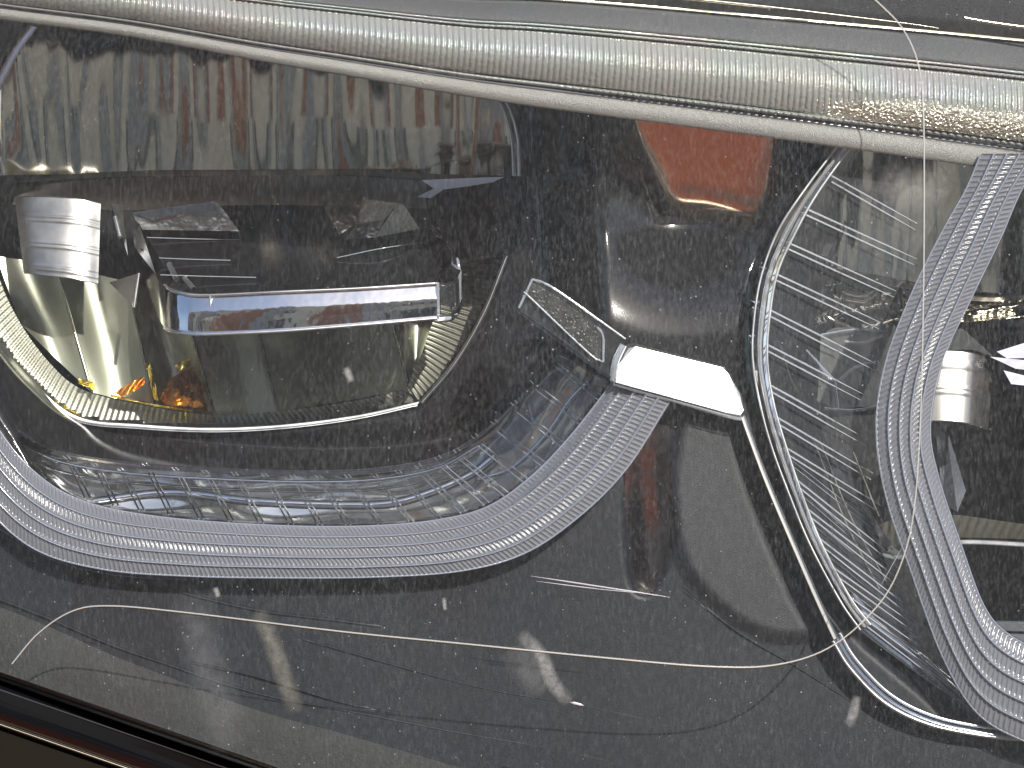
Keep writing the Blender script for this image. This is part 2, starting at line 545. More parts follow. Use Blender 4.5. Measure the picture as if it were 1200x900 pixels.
# thin moulded ridges and the flange of the lower surround
def ridge(pts, w, h, d, mat=None):
    mb = MB()
    m_ = [d - h * .3] * len(pts)
    m_[0] = m_[-1] = d + 1.5
    mb.grid(loft([withd([(x, y - w) for x, y in pts], d + 0.4), [(x, y, q) for (x, y), q in zip(pts, m_)], withd([(x, y + w) for x, y in pts], d + 0.4)], 90, 7, None, 2))
    mb.build('moulded_ridge', mat or M_LOWER, head)
RG1 = [(-60, 684), (0, 703), (57, 725), (133, 757), (200, 780), (267, 803), (333, 820), (400, 832), (533, 858), (650, 878), (733, 897), (800, 915)]
mb = MB()
BOT = [(x, min(790 + 0.345 * x, 1010)) for x in (-60, 0, 57, 133, 200, 267, 333, 400, 533, 650, 733, 800)]
mb.grid(loft([withd(RG1, 8.5), withd([((p[0] + q[0]) / 2, (p[1] + q[1]) / 2) for p, q in zip(RG1, BOT)], 6), withd(BOT, 4.5)], 80, 20, None, 2))
mb.build('lower_flange', solid('dusty_black_plastic', (0.015, 0.0155, 0.016), 0.6, 0.0, 1.35, bscale=1500, bdist=0.0002, bstr=0.6, var=0.25), head)
ridge(RG1, 2.5, 1.2, 7.2)
ridge([(225, 776), (300, 793), (400, 823), (470, 836)], 1.5, 0.8, 6.6)
ridge([(300, 735), (400, 762), (500, 790), (583, 810), (683, 827), (780, 850), (900, 890), (960, 915)], 1.8, 1.0, 7.4)
ridge([(800, 690), (850, 730), (883, 752), (933, 781), (1033, 843), (1133, 893), (1180, 915)], 2.2, 1.2, 7.4)
ridge([(130, 660), (200, 690), (300, 715), (400, 728), (520, 745)], 2.5, 1.0, 7.6)

# ---------------- top light strip
def top_strip():
    LOW = [(-60, 12), (0, 23), (150, 43), (300, 71), (400, 88), (540, 112), (640, 127), (800, 148), (950, 168), (1100, 189), (1200, 204), (1260, 214)]
    low = cr(withd(LOW, 0), 300)
    up = cr(withd([(-60, -66), (0, -53), (150, -36), (300, -18), (400, -8), (540, 5), (640, 9), (800, 22), (950, 36), (1100, 50), (1200, 60), (1260, 65)], 0), 300)
    def rows(f0, f1, m, d, n, disp=None, skirt=0):
        """fractions counted from the lower edge up"""
        lo, hi = cr(low, n), cr(up, n)
        t = np.linspace(f0, f1, m)
        a = lo[None] * (1 - t)[:, None, None] + hi[None] * t[:, None, None]
        v = np.linspace(0, 1, m)[:, None]
        u = np.linspace(0, 1, n)[None]
        a[..., 2] = d(v) + 4.2 * ((a[..., 0] - 620) / 475.0) ** 2
        if disp is not None:
            a[..., 2] += disp(u, v)
        if skirt:
            f, l_ = a[:1].copy(), a[-1:].copy()
            f[..., 2] += skirt
            l_[..., 2] += skirt
            a = np.concatenate([f, a[:1], a, a[-1:], l_])
        return Wa(a)
    N = 188
    n = N * 8 + 1
    mb = MB()
    def ribs(u, v):
        ph = u * N + 0.55 * (v - 0.5) ** 2 * 2 - 0.3 * v
        return -0.62 * np.abs(np.sin(math.pi * ph)) ** 0.8 * np.sin(math.pi * np.clip(v, 0.02, 0.98)) ** 0.35
    mb.grid(rows(0.27, 0.76, 26, lambda v: -7.4 - 2.2 * np.sin(math.pi * v), n, ribs, 3))
    part = mb.build('light_strip', M_STRIP, head)
    # granular prism zone on the right half of the strip
    gm = solid('granular_prism', (0.60, 0.57, 0.46), 0.16, 0.75, bscale=1500, bdist=0.0011, bstr=0.9, bdet=1)
    film(gm, 60)
    g = rows(0.262, 0.60, 18, lambda v: -8.4 - 1.9 * np.sin(math.pi * v), 700, lambda u, v: 0.10 * np.sin(u * 1900) * np.sin(v * 60 + 9 * np.sin(u * 400)), 0)
    mb = MB()
    lo_ = int(700 * 0.69)
    gg = g[:, lo_:].copy()
    rise = sst(0, 130, np.arange(700 - lo_))[None, :]
    wob = 0.00015 * np.sin(np.arange(700 - lo_) * 1.7)[None, :] * np.ones((18, 1))
    gg[..., 1] += (1 - rise) * 0.0021 + wob * (1 - rise)
    mb.grid(gg)
    mb.build('granular_band', gm, part)
    mb = MB()
    mb.grid(rows(0.0, 0.178, 8, lambda v: -5.2 - 1.4 * np.sin(math.pi * (0.1 + v * 0.7)), 400, None, 14))
    mb.build('frosted_edge', M_FROST, part)
    mb = MB()
    mb.grid(rows(0.175, 0.205, 4, lambda v: -6.0 - 0.4 * np.sin(math.pi * v), 300, None, 6))
    mb.build('lower_groove', M_GUIDE, part)
    mb = MB()
    def beads(u, v):
        fade = sst(0.52, 0.62, u)
        return -0.9 * fade * np.abs(np.sin(math.pi * u * 150)) * np.sin(math.pi * v)
    mb.grid(rows(0.215, 0.262, 7, lambda v: -6.8 - 0.5 * np.sin(math.pi * v), 150 * 8 + 1, beads, 6))
    o = mb.build('bead_row', M_STRIP, part)
    mb = MB()
    def zig(u, v):
        return -0.5 * np.abs(np.sin(math.pi * u * 187 + 0.8)) * np.sin(math.pi * v)
    mb.grid(rows(0.77, 0.80, 5, lambda v: -7.4 - 0.8 * np.sin(math.pi * v), 187 * 6 + 1, zig, 6))
    mb.grid(rows(0.81, 0.835, 4, lambda v: -7.0 - 0.8 * np.sin(math.pi * v), 300, None, 6))
    mb.build('upper_ridges', M_STRIP, part)
    mb = MB()
    mb.grid(rows(0.84, 1.06, 8, lambda v: -6.6 + 4.0 * v ** 1.5, 300, None, 6))
    mb.build('upper_frosted_edge', M_UPFROST, part)
    # dark frame above with thin bright lips
    mb = MB()
    mb.grid(rows(1.065, 1.10, 4, lambda v: 0.5 - 2.0 * np.sin(math.pi * v), 200, None, 6))
    mb.build('upper_lip', M_TRIM, part)
    mb = MB()
    mb.grid(rows(1.10, 1.9, 8, lambda v: 1.0 - 5 * v, 120, None, 6))
    fr = mb.build('upper_frame', M_MATT, head)
    mb = MB()
    mb.tube(cr([W(1130, 21, -2.5), W(1165, 27, -2.5), W(1240, 37, -2.5)], 20), 0.00045)
    mb.tube(cr([W(780, -4, -2.2), W(900, 8, -2.2), W(1060, 27, -2.2), W(1100, 33, -2.2)], 30), np.linspace(0.0004, 0.00005, 30))
    mb.build('bright_edge', M_TRIM, fr)
    return part
top_strip()

# ---------------- milky prism light guides
def guide(name, inner, outer, d_in, d_out, cells, parent=head, mat=M_GUIDE, rows=5, amp=0.45):
    per = 8
    n = cells * per + 1
    a, b = cr(withd(inner, d_in), n), cr(withd(outer, d_out), n)
    m = rows * 9 + 1
    t = np.linspace(0, 1, m)
    g = a[None] * (1 - t)[:, None, None] + b[None] * t[:, None, None]
    v = t[:, None]
    u = np.linspace(0, 1, n)[None]
    x = v * rows
    rib_v = np.abs(np.cos(math.pi * x)) ** 10
    rib_u = np.abs(np.cos(math.pi * u * cells)) ** 5
    step = (x - np.floor(np.minimum(x, rows - 1e-6)))          # each row is a shallow stair
    arch = np.sin(math.pi * np.clip(v, 0, 1)) ** 0.5
    g[..., 2] += -2.0 * arch - amp * np.maximum(rib_v, 0.8 * rib_u) + 0.25 * (step - 0.5)
    f, l_ = g[:1].copy(), g[-1:].copy()
    f[..., 2] += 7; l_[..., 2] += 7
    g2 = np.concatenate([f, g[:1], g, g[-1:], l_])
    mb = MB()
    mb.grid(Wa(g2))
    o = mb.build(name, mat, parent)
    for k in range(rows + 1):
        q = g[min(k * 9, m - 1), ::4].copy()
        q[:, 2] -= 0.15
        mb = MB()
        mb.tube(Wa(q), 0.00028 if k in (0, rows) else 0.00022, 5)
        mb.build('guide_rib', M_GUIDERIB, o)
    return o
gl_ = guide('light_guide', GUIDE_IN, GUIDE_OUT, 4, 0, 176)
gl_['label'] = 'milky U-shaped prism light guide below the left lamp'

# clear edge line along guide's inner side, right leg
mb = MB()
mb.grid(loft([withd([(598, 588), (628, 561), (672, 512), (722, 446)], 2.6), withd([(602, 592), (633, 565), (677, 516), (727, 450)], 0.6)], 30, 4, None, 5))
mb.build('clear_edge', M_CLEARFINE, gl_)
# dark outer lip at the lower left
mb = MB()
mb.grid(loft([withd([(-40, 590), (10, 620), (60, 649), (130, 669), (220, 678)], 1), withd([(-40, 598), (10, 627), (58, 656), (130, 674), (220, 681)], 1.5)], 40, 4, None, 4))
mb.build('guide_lip', solid('blue_black_gloss', (0.10, 0.12, 0.16), 0.12, 0.8), gl_)

# ---------------- inner clear strip with prism lines over a chrome channel
def inner_strip():
    low = [(40, 546), (95, 584), (190, 603), (330, 613), (440, 613), (520, 605), (575, 588), (625, 552), (668, 506), (712, 446)]
    mb = MB()
    a = loft([withd(STRIP_IN, 21), withd([( (p[0]+q[0])/2, (p[1]+q[1])/2) for p, q in zip(STRIP_IN, low)], 21.4), withd(low, 20.6)], 200, 24,
             lambda u, v: 0.4 * np.sin(9 * u * math.pi + 3 * v) * np.sin(math.pi * v) + 0.10 * np.sin(11 * v + 4 * u))
    mb.grid(a)
    o = mb.build('light_channel', solid('channel_metal', (0.86, 0.86, 0.80), 0.12, 1.0, bscale=60, bdist=0.002, bstr=0.5, stretch=(0.5, 1, 1.5), bdet=1), head)
    mb = MB()
    mb.grid(loft([withd(STRIP_IN, 17), withd(low, 4.5)], 160, 6))
    mb.build('clear_cover', M_CLEAR, o)
    # double lips along the upper edge
    mb = MB()
    up2 = [(p[0] + 1, p[1] - 5) for p in STRIP_IN]
    mb.grid(loft([withd(up2, 18), withd([(p[0], p[1] + 2) for p in STRIP_IN], 15)], 120, 4, None, 3))
    mb.build('upper_rail', solid('rail_plastic', (0.06, 0.06, 0.075), 0.15, 0.3), o)
    mb = MB()
    for off, dd, r in ((9, 15.5, .0004), (20, 20, .0003)):
        p = cr([W(x + 2, y + off, dd) for x, y in STRIP_IN[:8]], 80)
        mb.tube(p, r)
    p = cr([W(x, y, d) for x, y, d in [(110, 588, 12), (200, 578, 14), (300, 588, 12), (400, 592, 12), (470, 588, 12), (545, 560, 14), (580, 535, 15)]], 80)
    mb.tube(p, .0011)
    p = cr([W(x, y, d) for x, y, d in [(560, 562, 12), (600, 548, 12), (640, 510, 12), (668, 470, 12), (690, 448, 11)]], 60)
    mb.tube(p, np.linspace(.0004, .0009, 60))
    mb.build('channel_ridge', M_CHROME, o)
    # pairs of slanting prism lines
    bots = [(100, 584), (133, 593), (163, 598), (198, 603), (233, 608), (268, 611), (303, 613), (338, 614), (372, 615), (405, 615), (443, 614), (480, 613),
            (512, 608), (540, 602), (567, 592), (592, 583), (614, 566), (637, 549), (660, 526), (683, 500), (703, 470)]
    mb = MB()
    for k, (bx, by) in enumerate(bots):
        t = k / (len(bots) - 1)
        dx, dy = 24 + 30 * sst(0.35, 0.8, t), 50 - 8 * t
        if k < 3:
            dx, dy = 18, 38
        for s in (0, 6):
            x0, y0, x1, y1 = bx - dx + s, by - dy - s * 0.4 * (t > .6), bx + s * 1.0, by - s * 0.6 * (t > .6)
            if s:
                x0 += -1
            mb.tube(cr([W(x0, y0, 15.5), W((x0 + x1) / 2, (y0 + y1) / 2, 10), W(x1, y1, 4.0)], 8), 0.00022, 5)
            # short ticks on the rail
            mb.tube(np.array([W(x0 - 8, y0 - 12, 14.5), W(x0 - 4, y0 - 8, 14.5)]), 0.00008, 4)
    ln = mb.build('prism_lines', M_LINE, o)
    ln['kind'] = 'stuff'
inner_strip()

# ---------------- left projector lamp
def left_lamp():
    # upper mirrored bowl
    T = [(-60, 110), (0, 52), (45, 28), (200, 40), (400, 70), (520, 95), (586, 112)]
    mb = MB()
    r0 = [(-60, 100, 60), (20, 0, 72), (200, 0, 80), (400, 30, 81), (520, 60, 80.5), (592, 90, 78)]
    r1 = [(-62, 140, 62), (20, 75, 74), (200, 75, 82), (400, 95, 83), (520, 110, 82.5), (600, 130, 80)]
    r2 = [(-62, 170, 64), (20, 140, 76.5), (200, 142, 84.5), (400, 150, 85), (520, 155, 84), (606, 165, 81)]
    r3 = [(-60, 210, 67), (20, 205, 80), (200, 204, 88), (400, 203, 88), (520, 205, 87), (610, 208, 84)]
    mb.grid(loft([r0, r1, r2, r3], 120, 50))
    lamp = mb.build('projector_lamp', M_BOWL, head)
    lamp['label'] = 'left projector lamp with upper mirrored bowl'
    # thin bright rims
    mb = MB()
    mb.grid(loft([withd([(36, 30), (16, 56), (-4, 92), (-40, 160)], 36.4), withd([(44, 32), (24, 60), (5, 97), (-31, 164)], 36)], 40, 4, None, 4))
    mb.build('upper_rim', M_BRIGHT, lamp)
    mb = MB()
    mb.grid(loft([withd([(579, 105), (592, 130), (600, 165), (603, 207)], 44), withd([(587, 105), (600, 130), (608, 165), (610, 207)], 42)], 40, 5, None, 4))
    cl = mb.build('clear_rim', clear('rim_plastic', diff=0.22, dcol=(0.6, 0.62, 0.64), rough=0.1, ior=1.6), lamp)
    mb = MB()
    mb.tube(cr([W(579, 108, 41), W(592, 132, 41), W(600, 165, 41), W(602, 206, 41)], 40), 0.00045)
    mb.build('rim_line', M_BRIGHT, lamp)
    mb = MB()
    mb.tube(cr([W(587, 108, 41), W(600, 132, 41), W(608, 165, 41), W(609, 206, 41)], 40), 0.0007)
    mb.build('rim_line', M_BRIGHT, lamp)
    mb = MB()
    mb.grid(loft([withd(RIM_LOW, 42), withd([(p[0] - 2, p[1] + 3) for p in RIM_LOW], 41.8), withd([(p[0] - 3, p[1] + 5.5) for p in RIM_LOW], 41.9)], 120, 7, None, 22))
    mb.grid(loft([withd(RIM_RIGHT, 44), withd([(p[0] + 2, p[1] + 2) for p in RIM_RIGHT], 42), withd([(p[0] + 4, p[1] + 3) for p in RIM_RIGHT], 44)], 50, 7, None, 20))
    mb.build('lower_rim', M_BRIGHT, lamp)
    # ribbed ring
    RIM_D = 64
    INN = [(-12, 225), (-5, 310), (20, 372), (58, 425), (98, 457), (170, 475), (250, 486), (335, 481), (420, 469), (478, 455)]
    mb = MB()
    n = 100 * 6 + 1
    mb.grid(loft([withd(RIM_LOW, 68.5), withd(INN, 70)], n, 8, lambda u, v: 0.5 * np.abs(np.sin(math.pi * (u * 100 + v * 1.5))) * np.sin(math.pi * np.clip(v, .03, .97)) ** .5))
    mb.build('ribbed_ring', M_RIBS, lamp)
    mb = MB()
    n = 30 * 8 + 1
    mb.grid(loft([withd([(490, 469), (530, 423), (565, 363), (592, 298)], 67), withd([(476, 456), (494, 415), (512, 365), (540, 305)], 68)], n, 10,
                 lambda u, v: 0.8 * np.abs(np.sin(math.pi * (u * 30 - v * 1.0))) * np.sin(math.pi * np.clip(v, .02, .98)) ** .4))
    mb.build('ribbed_corner', M_RIBS, lamp)
    # lower mirrored panels with seams
    tops = [(-14, 215), (62, 300), (150, 330), (210, 338), (292, 345), (448, 340), (535, 300)]
    bots = [(-2, 320), (108, 460), (180, 476), (252, 487), (326, 482), (480, 456), (497, 418)]
    tops[0] = (-5, 300); bots[0] = (22, 378)
    for k in range(6):
        mb = MB()
        (ax, ay), (bx, by) = tops[k], tops[k + 1]
        (cx, cy), (dx, dy) = bots[k], bots[k + 1]
        g = 0.7
        bow = 6 + 3 * (k % 3)
        tl = -3 if k % 2 else 3
        bow *= 0.35
        rows = [[(ax + g, ay, 76 + tl * .4), ((ax + bx) / 2, (ay + by) / 2 + 4, 76.5 + bow), (bx - g, by, 76 - tl * .4)],
                [((ax + cx) / 2 + g, (ay + cy) / 2, 74.6 + tl * .4), ((ax + bx + cx + dx) / 4, (ay + by + cy + dy) / 4, 75.2 + bow), ((bx + dx) / 2 - g, (by + dy) / 2, 74.6 - tl * .4)],
                [(cx + g, cy, 72), ((cx + dx) / 2, (cy + dy) / 2 + 1, 73 + bow * .6), (dx - g, dy, 72)]]
        mb.grid(loft(rows, 24, 24))
        mb.build('reflector_panel', M_PANEL, lamp)
    seam_m = solid('seam_metal', (0.34, 0.33, 0.28), 0.25, 1.0)
    for k in range(1, 6):
        (ax, ay), (cx, cy) = tops[k], bots[k]
        mb = MB()
        mb.tube(cr([W(ax, ay, 75), W((ax + cx) / 2, (ay + cy) / 2, 73.4), W(cx, cy, 70.5)], 14), 0.0004)
        mb.build('panel_seam', seam_m, lamp)
    # orange and yellow reflection deep in the bowl, modelled as coloured shards
    yel = solid('yellow_reflection_tint', (0.95, 0.76, 0.16), 0.22, 0.85, bscale=300, bdist=0.001)
    for rows, mat in (([[(130, 462, 66), (150, 466, 66), (180, 473, 66), (225, 481, 66)], [(130, 465, 65), (150, 469, 65), (180, 476, 65), (225, 483, 65)]], yel),
                      ([[(134, 460, 68), (150, 450, 67), (168, 441, 66)], [(142, 465, 67), (158, 458, 66), (170, 450, 66)]], M_AMBER),
                      ([[(92, 444, 67), (106, 446, 66), (112, 452, 66)], [(92, 450, 67), (104, 454, 66), (110, 458, 66)]], yel),
                      ([[(170, 424, 70), (174, 440, 68), (180, 468, 66)], [(176, 426, 70), (180, 440, 68), (186, 470, 66)]], yel),
                      ([[(205, 428, 72), (214, 422, 70), (222, 418, 70)], [(208, 436, 71), (216, 432, 69), (224, 428, 70)]], yel),
                      ([[(186, 462, 67), (198, 446, 69), (212, 436, 71), (226, 430, 73)], [(190, 470, 66), (206, 462, 66), (222, 456, 67), (236, 450, 70)], [(200, 476, 66), (216, 478, 66), (230, 480, 66), (244, 482, 66)]], M_AMBER)):
        mb = MB()
        mb.grid(loft(rows, 20, 10, lambda u, v: 0.8 * np.sin(7 * u + 4 * v), 2))
        mb.build('amber_reflection', mat, lamp)

    # ledge under the upper bowl
    mb = MB()
    mb.grid(loft([[(18, 208, 82), (120, 201, 86), (270, 198, 89), (420, 197, 88), (500, 203, 82), (600, 206, 58)],
                  [(18, 214, 76), (120, 208, 80), (270, 206, 83), (420, 206, 82), (500, 210, 76), (600, 210, 56)]], 80, 6))
    mb.build('ledge_lip', M_BLACK, lamp)
    mb = MB()
    mb.grid(loft([[(16, 214, 78), (140, 208, 81), (270, 206, 83), (400, 206, 82), (500, 212, 76)],
                  [(18, 226, 77), (140, 232, 80), (270, 228, 82), (400, 228, 81), (500, 232, 75)],
                  [(14, 240, 76.5), (140, 246, 79.5), (270, 244, 81.4), (400, 244, 80.4), (500, 244, 74.4)]], 60, 12))
    mb.build('ledge', solid('dark_mirror', (0.55, 0.50, 0.40), 0.2, 1.0), lamp)
    # pale wedge at the right end of the ledge
    mb = MB()
    wd = [(494, 211), (540, 209), (592, 207), (574, 215), (520, 222), (505, 232), (488, 231), (508, 221)]
    mb.prism([W(x, y, 50 + (232 - y) * 0.08) for x, y in wd], pl(wd, 56))
    mb.build('pale_wedge', M_BRIGHT, lamp, False)
    # black side cheek
    mb = MB()
    mb.grid(loft([[(498, 232, 54), (530, 222, 52), (610, 208, 47)], [(512, 262, 50), (550, 262, 48), (606, 258, 47)], [(536, 306, 50), (560, 304, 48), (593, 299, 46)]], 24, 16))
    mb.build('side_cheek', M_BLACK, lamp)
    # black plate behind the tab and block
    mb = MB()
    mb.grid(loft([[(-20, 215, 70), (100, 225, 84), (200, 240, 86), (500, 240, 84)], [(-12, 320, 90), (100, 345, 99), (200, 350, 99), (520, 340, 99)]], 40, 10))
    mb.build('back_plate', M_BLACK, lamp)

    # projector block: dark top, chrome front
    mb = MB()
    top = [[(158, 240, 84), (270, 236, 84), (380, 236, 84), (486, 240, 84)],
           [(166, 282, 60), (280, 284, 58), (400, 284, 57), (505, 272, 58)],
           [(184, 326, 40), (240, 338, 32), (400, 336, 30), (528, 322, 32)],
           [(194, 336, 33), (240, 345.5, 29.5), (400, 340, 28), (512, 332, 28.5)]]
    mb.grid(loft(top, 60, 30))
    mb.grid(loft([[(158, 240, 84), (166, 282, 60), (184, 326, 40), (194, 336, 33)], [(158, 300, 84), (170, 330, 62), (186, 372, 42), (194, 386, 34)]], 24, 6))
    mb.grid(loft([[(486, 240, 84), (505, 272, 58), (528, 322, 32)], [(486, 290, 84), (505, 316, 58), (530, 366, 33)]], 24, 6))
    mb.grid(loft([[(194, 386, 34), (240, 391, 31), (400, 382, 30), (512, 372, 30)], [(158, 300, 84), (270, 300, 84), (400, 298, 84), (486, 290, 84)]], 40, 6))
    blk = mb.build('lens_block', solid('black_mirror', (0.010, 0.010, 0.011), 0.10, 0.0, 1.65, bscale=1600, bdist=0.00003), lamp)
    # engraved lines on top
    for y, a, b, e in ((278, 168, 280, 3), (302, 180, 270, 3), (322, 188, 300, 3), (302, 395, 497, -18)):
        t = (y - 240) / 95.0
        d = 84 - 52 * t - 4
        mb = MB()
        mb.tube(cr([W(a, y, d), W((a + b) / 2, y + e * .6, d + .2), W(b, y + e, d + (0 if e > 0 else 5))], 8), 0.0002, 4)
        mb.build('engraved_line', M_LINE, lamp)

    # chrome front band
    btop = [(193, 334, 36), (197, 338, 33), (212, 343, 30), (240, 346, 28), (330, 342, 26), (420, 338, 26), (512, 332, 27)]
    bbot = [(193, 384, 34.7), (198, 387, 31.7), (212, 390, 28.7), (240, 392, 26.7), (330, 388, 24.7), (420, 381, 24.7), (512, 373, 25.7)]
    mb = MB()
    mb.grid(loft([btop, [((p[0] + q[0]) / 2, (p[1] + q[1]) / 2, (p[2] + q[2]) / 2 - 0.55) for p, q in zip(btop, bbot)], bbot], 120, 12, None, 3))
    mb.build('chrome_band', M_CHROME, lamp)
    mb = MB()
    mb.tube(np.array([W(*p[:2], p[2] - 0.6) for p in cr(btop, 60)]), 0.0004)
    mb.tube(np.array([W(*p[:2], p[2] - 0.6) for p in cr(bbot, 60)]), 0.0004)
    mb.tube(np.array([W(246, 346, 27), W(247, 391, 28)]), 0.0003)
    mb.build('band_edge', M_BRIGHT, lamp)
    # clear rounded corner at the right end
    mb = MB()
    ct = [(512, 331, 27), (526, 331, 28), (536, 326, 33), (539, 314, 42)]
    cb = [(512, 374, 28), (526, 372, 29), (536, 366, 34), (540, 354, 43)]
    mb.grid(loft([ct, cb], 24, 8, None, 2))
    mb.grid(loft([[(498, 268, 56), (508, 300, 40), (513, 331, 27)], [(508, 264, 56), (524, 288, 44), (530, 316, 36), (527, 330, 28)]], 24, 6))
    mb.grid(loft([[(508, 264, 56), (524, 288, 44), (530, 316, 36), (527, 330, 28)], [(512, 262, 58), (530, 286, 48), (540, 312, 42), (536, 326, 33)]], 24, 6))
    mb.build('clear_corner', M_SMOKE, lamp)
    mb = MB()
    mb.tube(cr([W(499, 266, 54), W(514, 272, 50), W(530, 292, 44), (W(538, 312, 40)), W(539, 352, 42)], 30), 0.0006)
    mb.tube(cr([W(513, 331, 26), W(514, 374, 27)], 6), 0.0006)
    mb.tube(cr([W(514, 374, 27), W(530, 371, 29), W(540, 354, 42)], 16), 0.0009)
    mb.build('corner_edge', M_CLEARFINE, lamp)
    # clear windows at the back of the block
    mb = MB()
    a = [(155, 249), (250, 236), (256, 238), (280, 271), (163, 269)]
    mb.prism([W(x, y, 58.5 + (270 - y) * .03) for x, y in a], [W(x, y, 64) for x, y in a])
    mb.build('clear_window', solid('window_mirror', (0.50, 0.49, 0.44), 0.18, 0.9, bscale=140, bdist=0.001), lamp, False)
    mb = MB()
    p = [(155, 249), (250, 236), (262, 252), (215, 249), (180, 258)]
    mb.prism([W(x, y, 57.5) for x, y in p], [W(x, y, 59) for x, y in p])
    mb.build('window_facet', M_CLEARFINE, lamp, False)
    quads = [[(376, 236), (425, 233), (418, 262), (398, 275)], [(425, 233), (466, 238), (450, 258), (418, 262)], [(466, 238), (473, 240), (492, 268), (440, 278)],
             [(418, 262), (450, 258), (440, 278), (404, 281)]]
    fm = solid('facet_mirror', (0.55, 0.53, 0.48), 0.15, 0.95, bscale=120, bdist=0.001)
    for k, q in enumerate(quads):
        tx, ty = ((.02, .05), (-.04, .02), (.05, -.02), (-.02, .06))[k]
        mb = MB()
        mb.prism([W(x, y, 56 + (x - 435) * tx + (258 - y) * ty) for x, y in q], [W(x, y, 64) for x, y in q])
        mb.build('window_facet', fm, lamp, False)
    # clear fins left of the block
    mb = MB()
    mb.poly([W(128, 331, 60), W(163, 320, 52), W(157, 360, 52)])
    mb.poly([W(130, 238, 62), W(143, 240, 58), W(150, 300, 50), W(134, 290, 58)])
    mb.poly([W(152, 252, 60), W(163, 262, 56), W(192, 312, 40), (W(183, 322, 38)), W(158, 290, 52)])
    mb.build('clear_fin', M_CLEARFINE, lamp, False)
    mb = MB()
    mb.tube(np.array([W(198, 309, 40), W(207, 328, 36)]), 0.0007)
    mb.tube(np.array([W(216, 326, 36), W(227, 339, 32)]), 0.0007)
    mb.tube(np.array([W(163, 320, 51), W(157, 360, 51)]), 0.0005)
    mb.tube(np.array([W(135, 254, 55), W(141, 278, 52)]), 0.0006)
    mb.build('fin_edge', M_BRIGHT, lamp)
    # curved pale tab
    tt = [(17, 231, 57), (26, 230, 55), (45, 230, 54), (75, 231, 53.6), (98, 233, 54.2), (118, 238, 56)]
    tb = [(28, 321, 53), (34, 321, 51), (50, 323, 50), (78, 326, 49.6), (98, 330, 50.2), (115, 333, 52)]
    mb = MB()
    def lines(u, v):
        r = 0
        for c in (0.25, 0.30, 0.58, 0.63, 0.88, 0.92):
            r = r - 0.22 * np.exp(-((v - c) / 0.012) ** 2)
        return r + 0 * u
    mb.grid(loft([tt, tb], 50, 60, lines, 2))
    mb.build('side_tab', M_TAB, lamp)
    return lamp
left_lamp()

# ---------------- bracket between the lamps
mb = MB()
BR = [(734, 404), (742, 402), (848, 429), (856, 438), (869, 462), (874, 484), (870, 490), (850, 486), (718, 448), (722, 425)]
BRd = [3.4, 3.4, 3.4, 3, 1.4, 0.2, -0.4, -0.6, -0.6, 1.5]
cx, cy = np.mean([p[0] for p in BR]), np.mean([p[1] for p in BR])
f = [W(x, y, d) for (x, y), d in zip(BR, BRd)]
inn = [W(cx + (x - cx) * 0.96, cy + (y - cy) * 0.91, d - 1.6) for (x, y), d in zip(BR, BRd)]
b = [W(x, y, 9) for (x, y) in BR]
n = len(BR)
V = inn + f + b
F = [tuple(range(n))]
for k in range(n):
    j = (k + 1) % n
    F += [(k, n + k, n + j, j), (n + k, 2 * n + k, 2 * n + j, n + j)]
brk = make('chrome_bracket', V, F, M_BRACKET, head, False)
mb = MB()
WG = [(607, 361), (624, 327), (650, 338), (734, 397), (722, 424), (717, 442)]
mb.prism(pl(WG, -1), pl(WG, 9))
wg = mb.build('clear_wedge', M_SMOKE, brk, False)
mb = MB()
FC = [(614, 342), (625, 331), (648, 344), (700, 382), (706, 392), (706, 423), (690, 414)]
mb.prism(pl(FC, -2.2), pl(FC, 3))
mb.build('textured_face', M_FROSTCLEAR, brk, False)
mb = MB()
mb.grid(loft([withd([(607, 361), (650, 391), (716, 441)], -2.2), withd([(607, 366), (650, 398), (717, 447)], 0.5)], 20, 4, None, 6))
mb.build('wedge_edge', M_CLEARFINE, brk)
mb = MB()
mb.tube(cr([W(719, 449, -1), W(850, 487, -1), W(870, 491, -1)], 20), 0.0006)
mb.tube(cr([W(624, 327, -2), W(608, 361, -2)], 6), 0.0004)
mb.tube(cr([W(624, 327, -2), W(650, 338, -2), W(733, 397, -2)], 12), 0.0003)
mb.tube(cr([W(700, 383, -2.6), W(707, 395, -2.6), W(707, 424, -2.6)], 12), 0.0003)
mb.tube(cr([W(614, 342, -2.6), W(690, 414, -2.6), W(707, 424, -2.6)], 12), 0.0002)
mb.tube(cr([W(730, 404, -2), W(721, 424, -2), W(718, 446, -1)], 10), 0.0009)
mb.build('bracket_edge', M_CLEARFINE, brk)

# thin chrome trim running down and round the right lamp
TRIM = [(868, 478), (880, 512), (900, 565), (930, 636), (960, 705), (980, 748)]
mb = MB()
mb.grid(loft([withd([(p[0] - 3.5, p[1] + 2) for p in TRIM], -0.6), withd(TRIM, -0.35), withd([(p[0] + 2.5, p[1] - 1) for p in TRIM], 0.3)], 60, 9, None, 6))
tr = mb.build('trim_line', solid('trim_chrome', (0.80, 0.78, 0.72), 0.3, 1.0), head)
TR2 = [(980, 748), (1000, 780), (1040, 820), (1090, 845), (1150, 858), (1210, 864), (1260, 862)]
mb = MB()
mb.grid(loft([withd([(p[0] - 5, p[1] + 3) for p in TR2], 3), withd([(p[0], p[1] + 1) for p in TR2], 0), withd([(p[0] + 5, p[1] - 6) for p in TR2], 3)], 60, 9, None, 6))
mb.build('lower_trim', solid('trim_blue', (0.45, 0.50, 0.60), 0.15, 0.9), tr)
mb = MB()
mb.tube(cr([W(x - 4, y + 3, 1) for x, y in TR2], 60), 0.0005)
mb.tube(cr([W(x + 4, y - 6, 1) for x, y in TR2], 60), 0.0004)
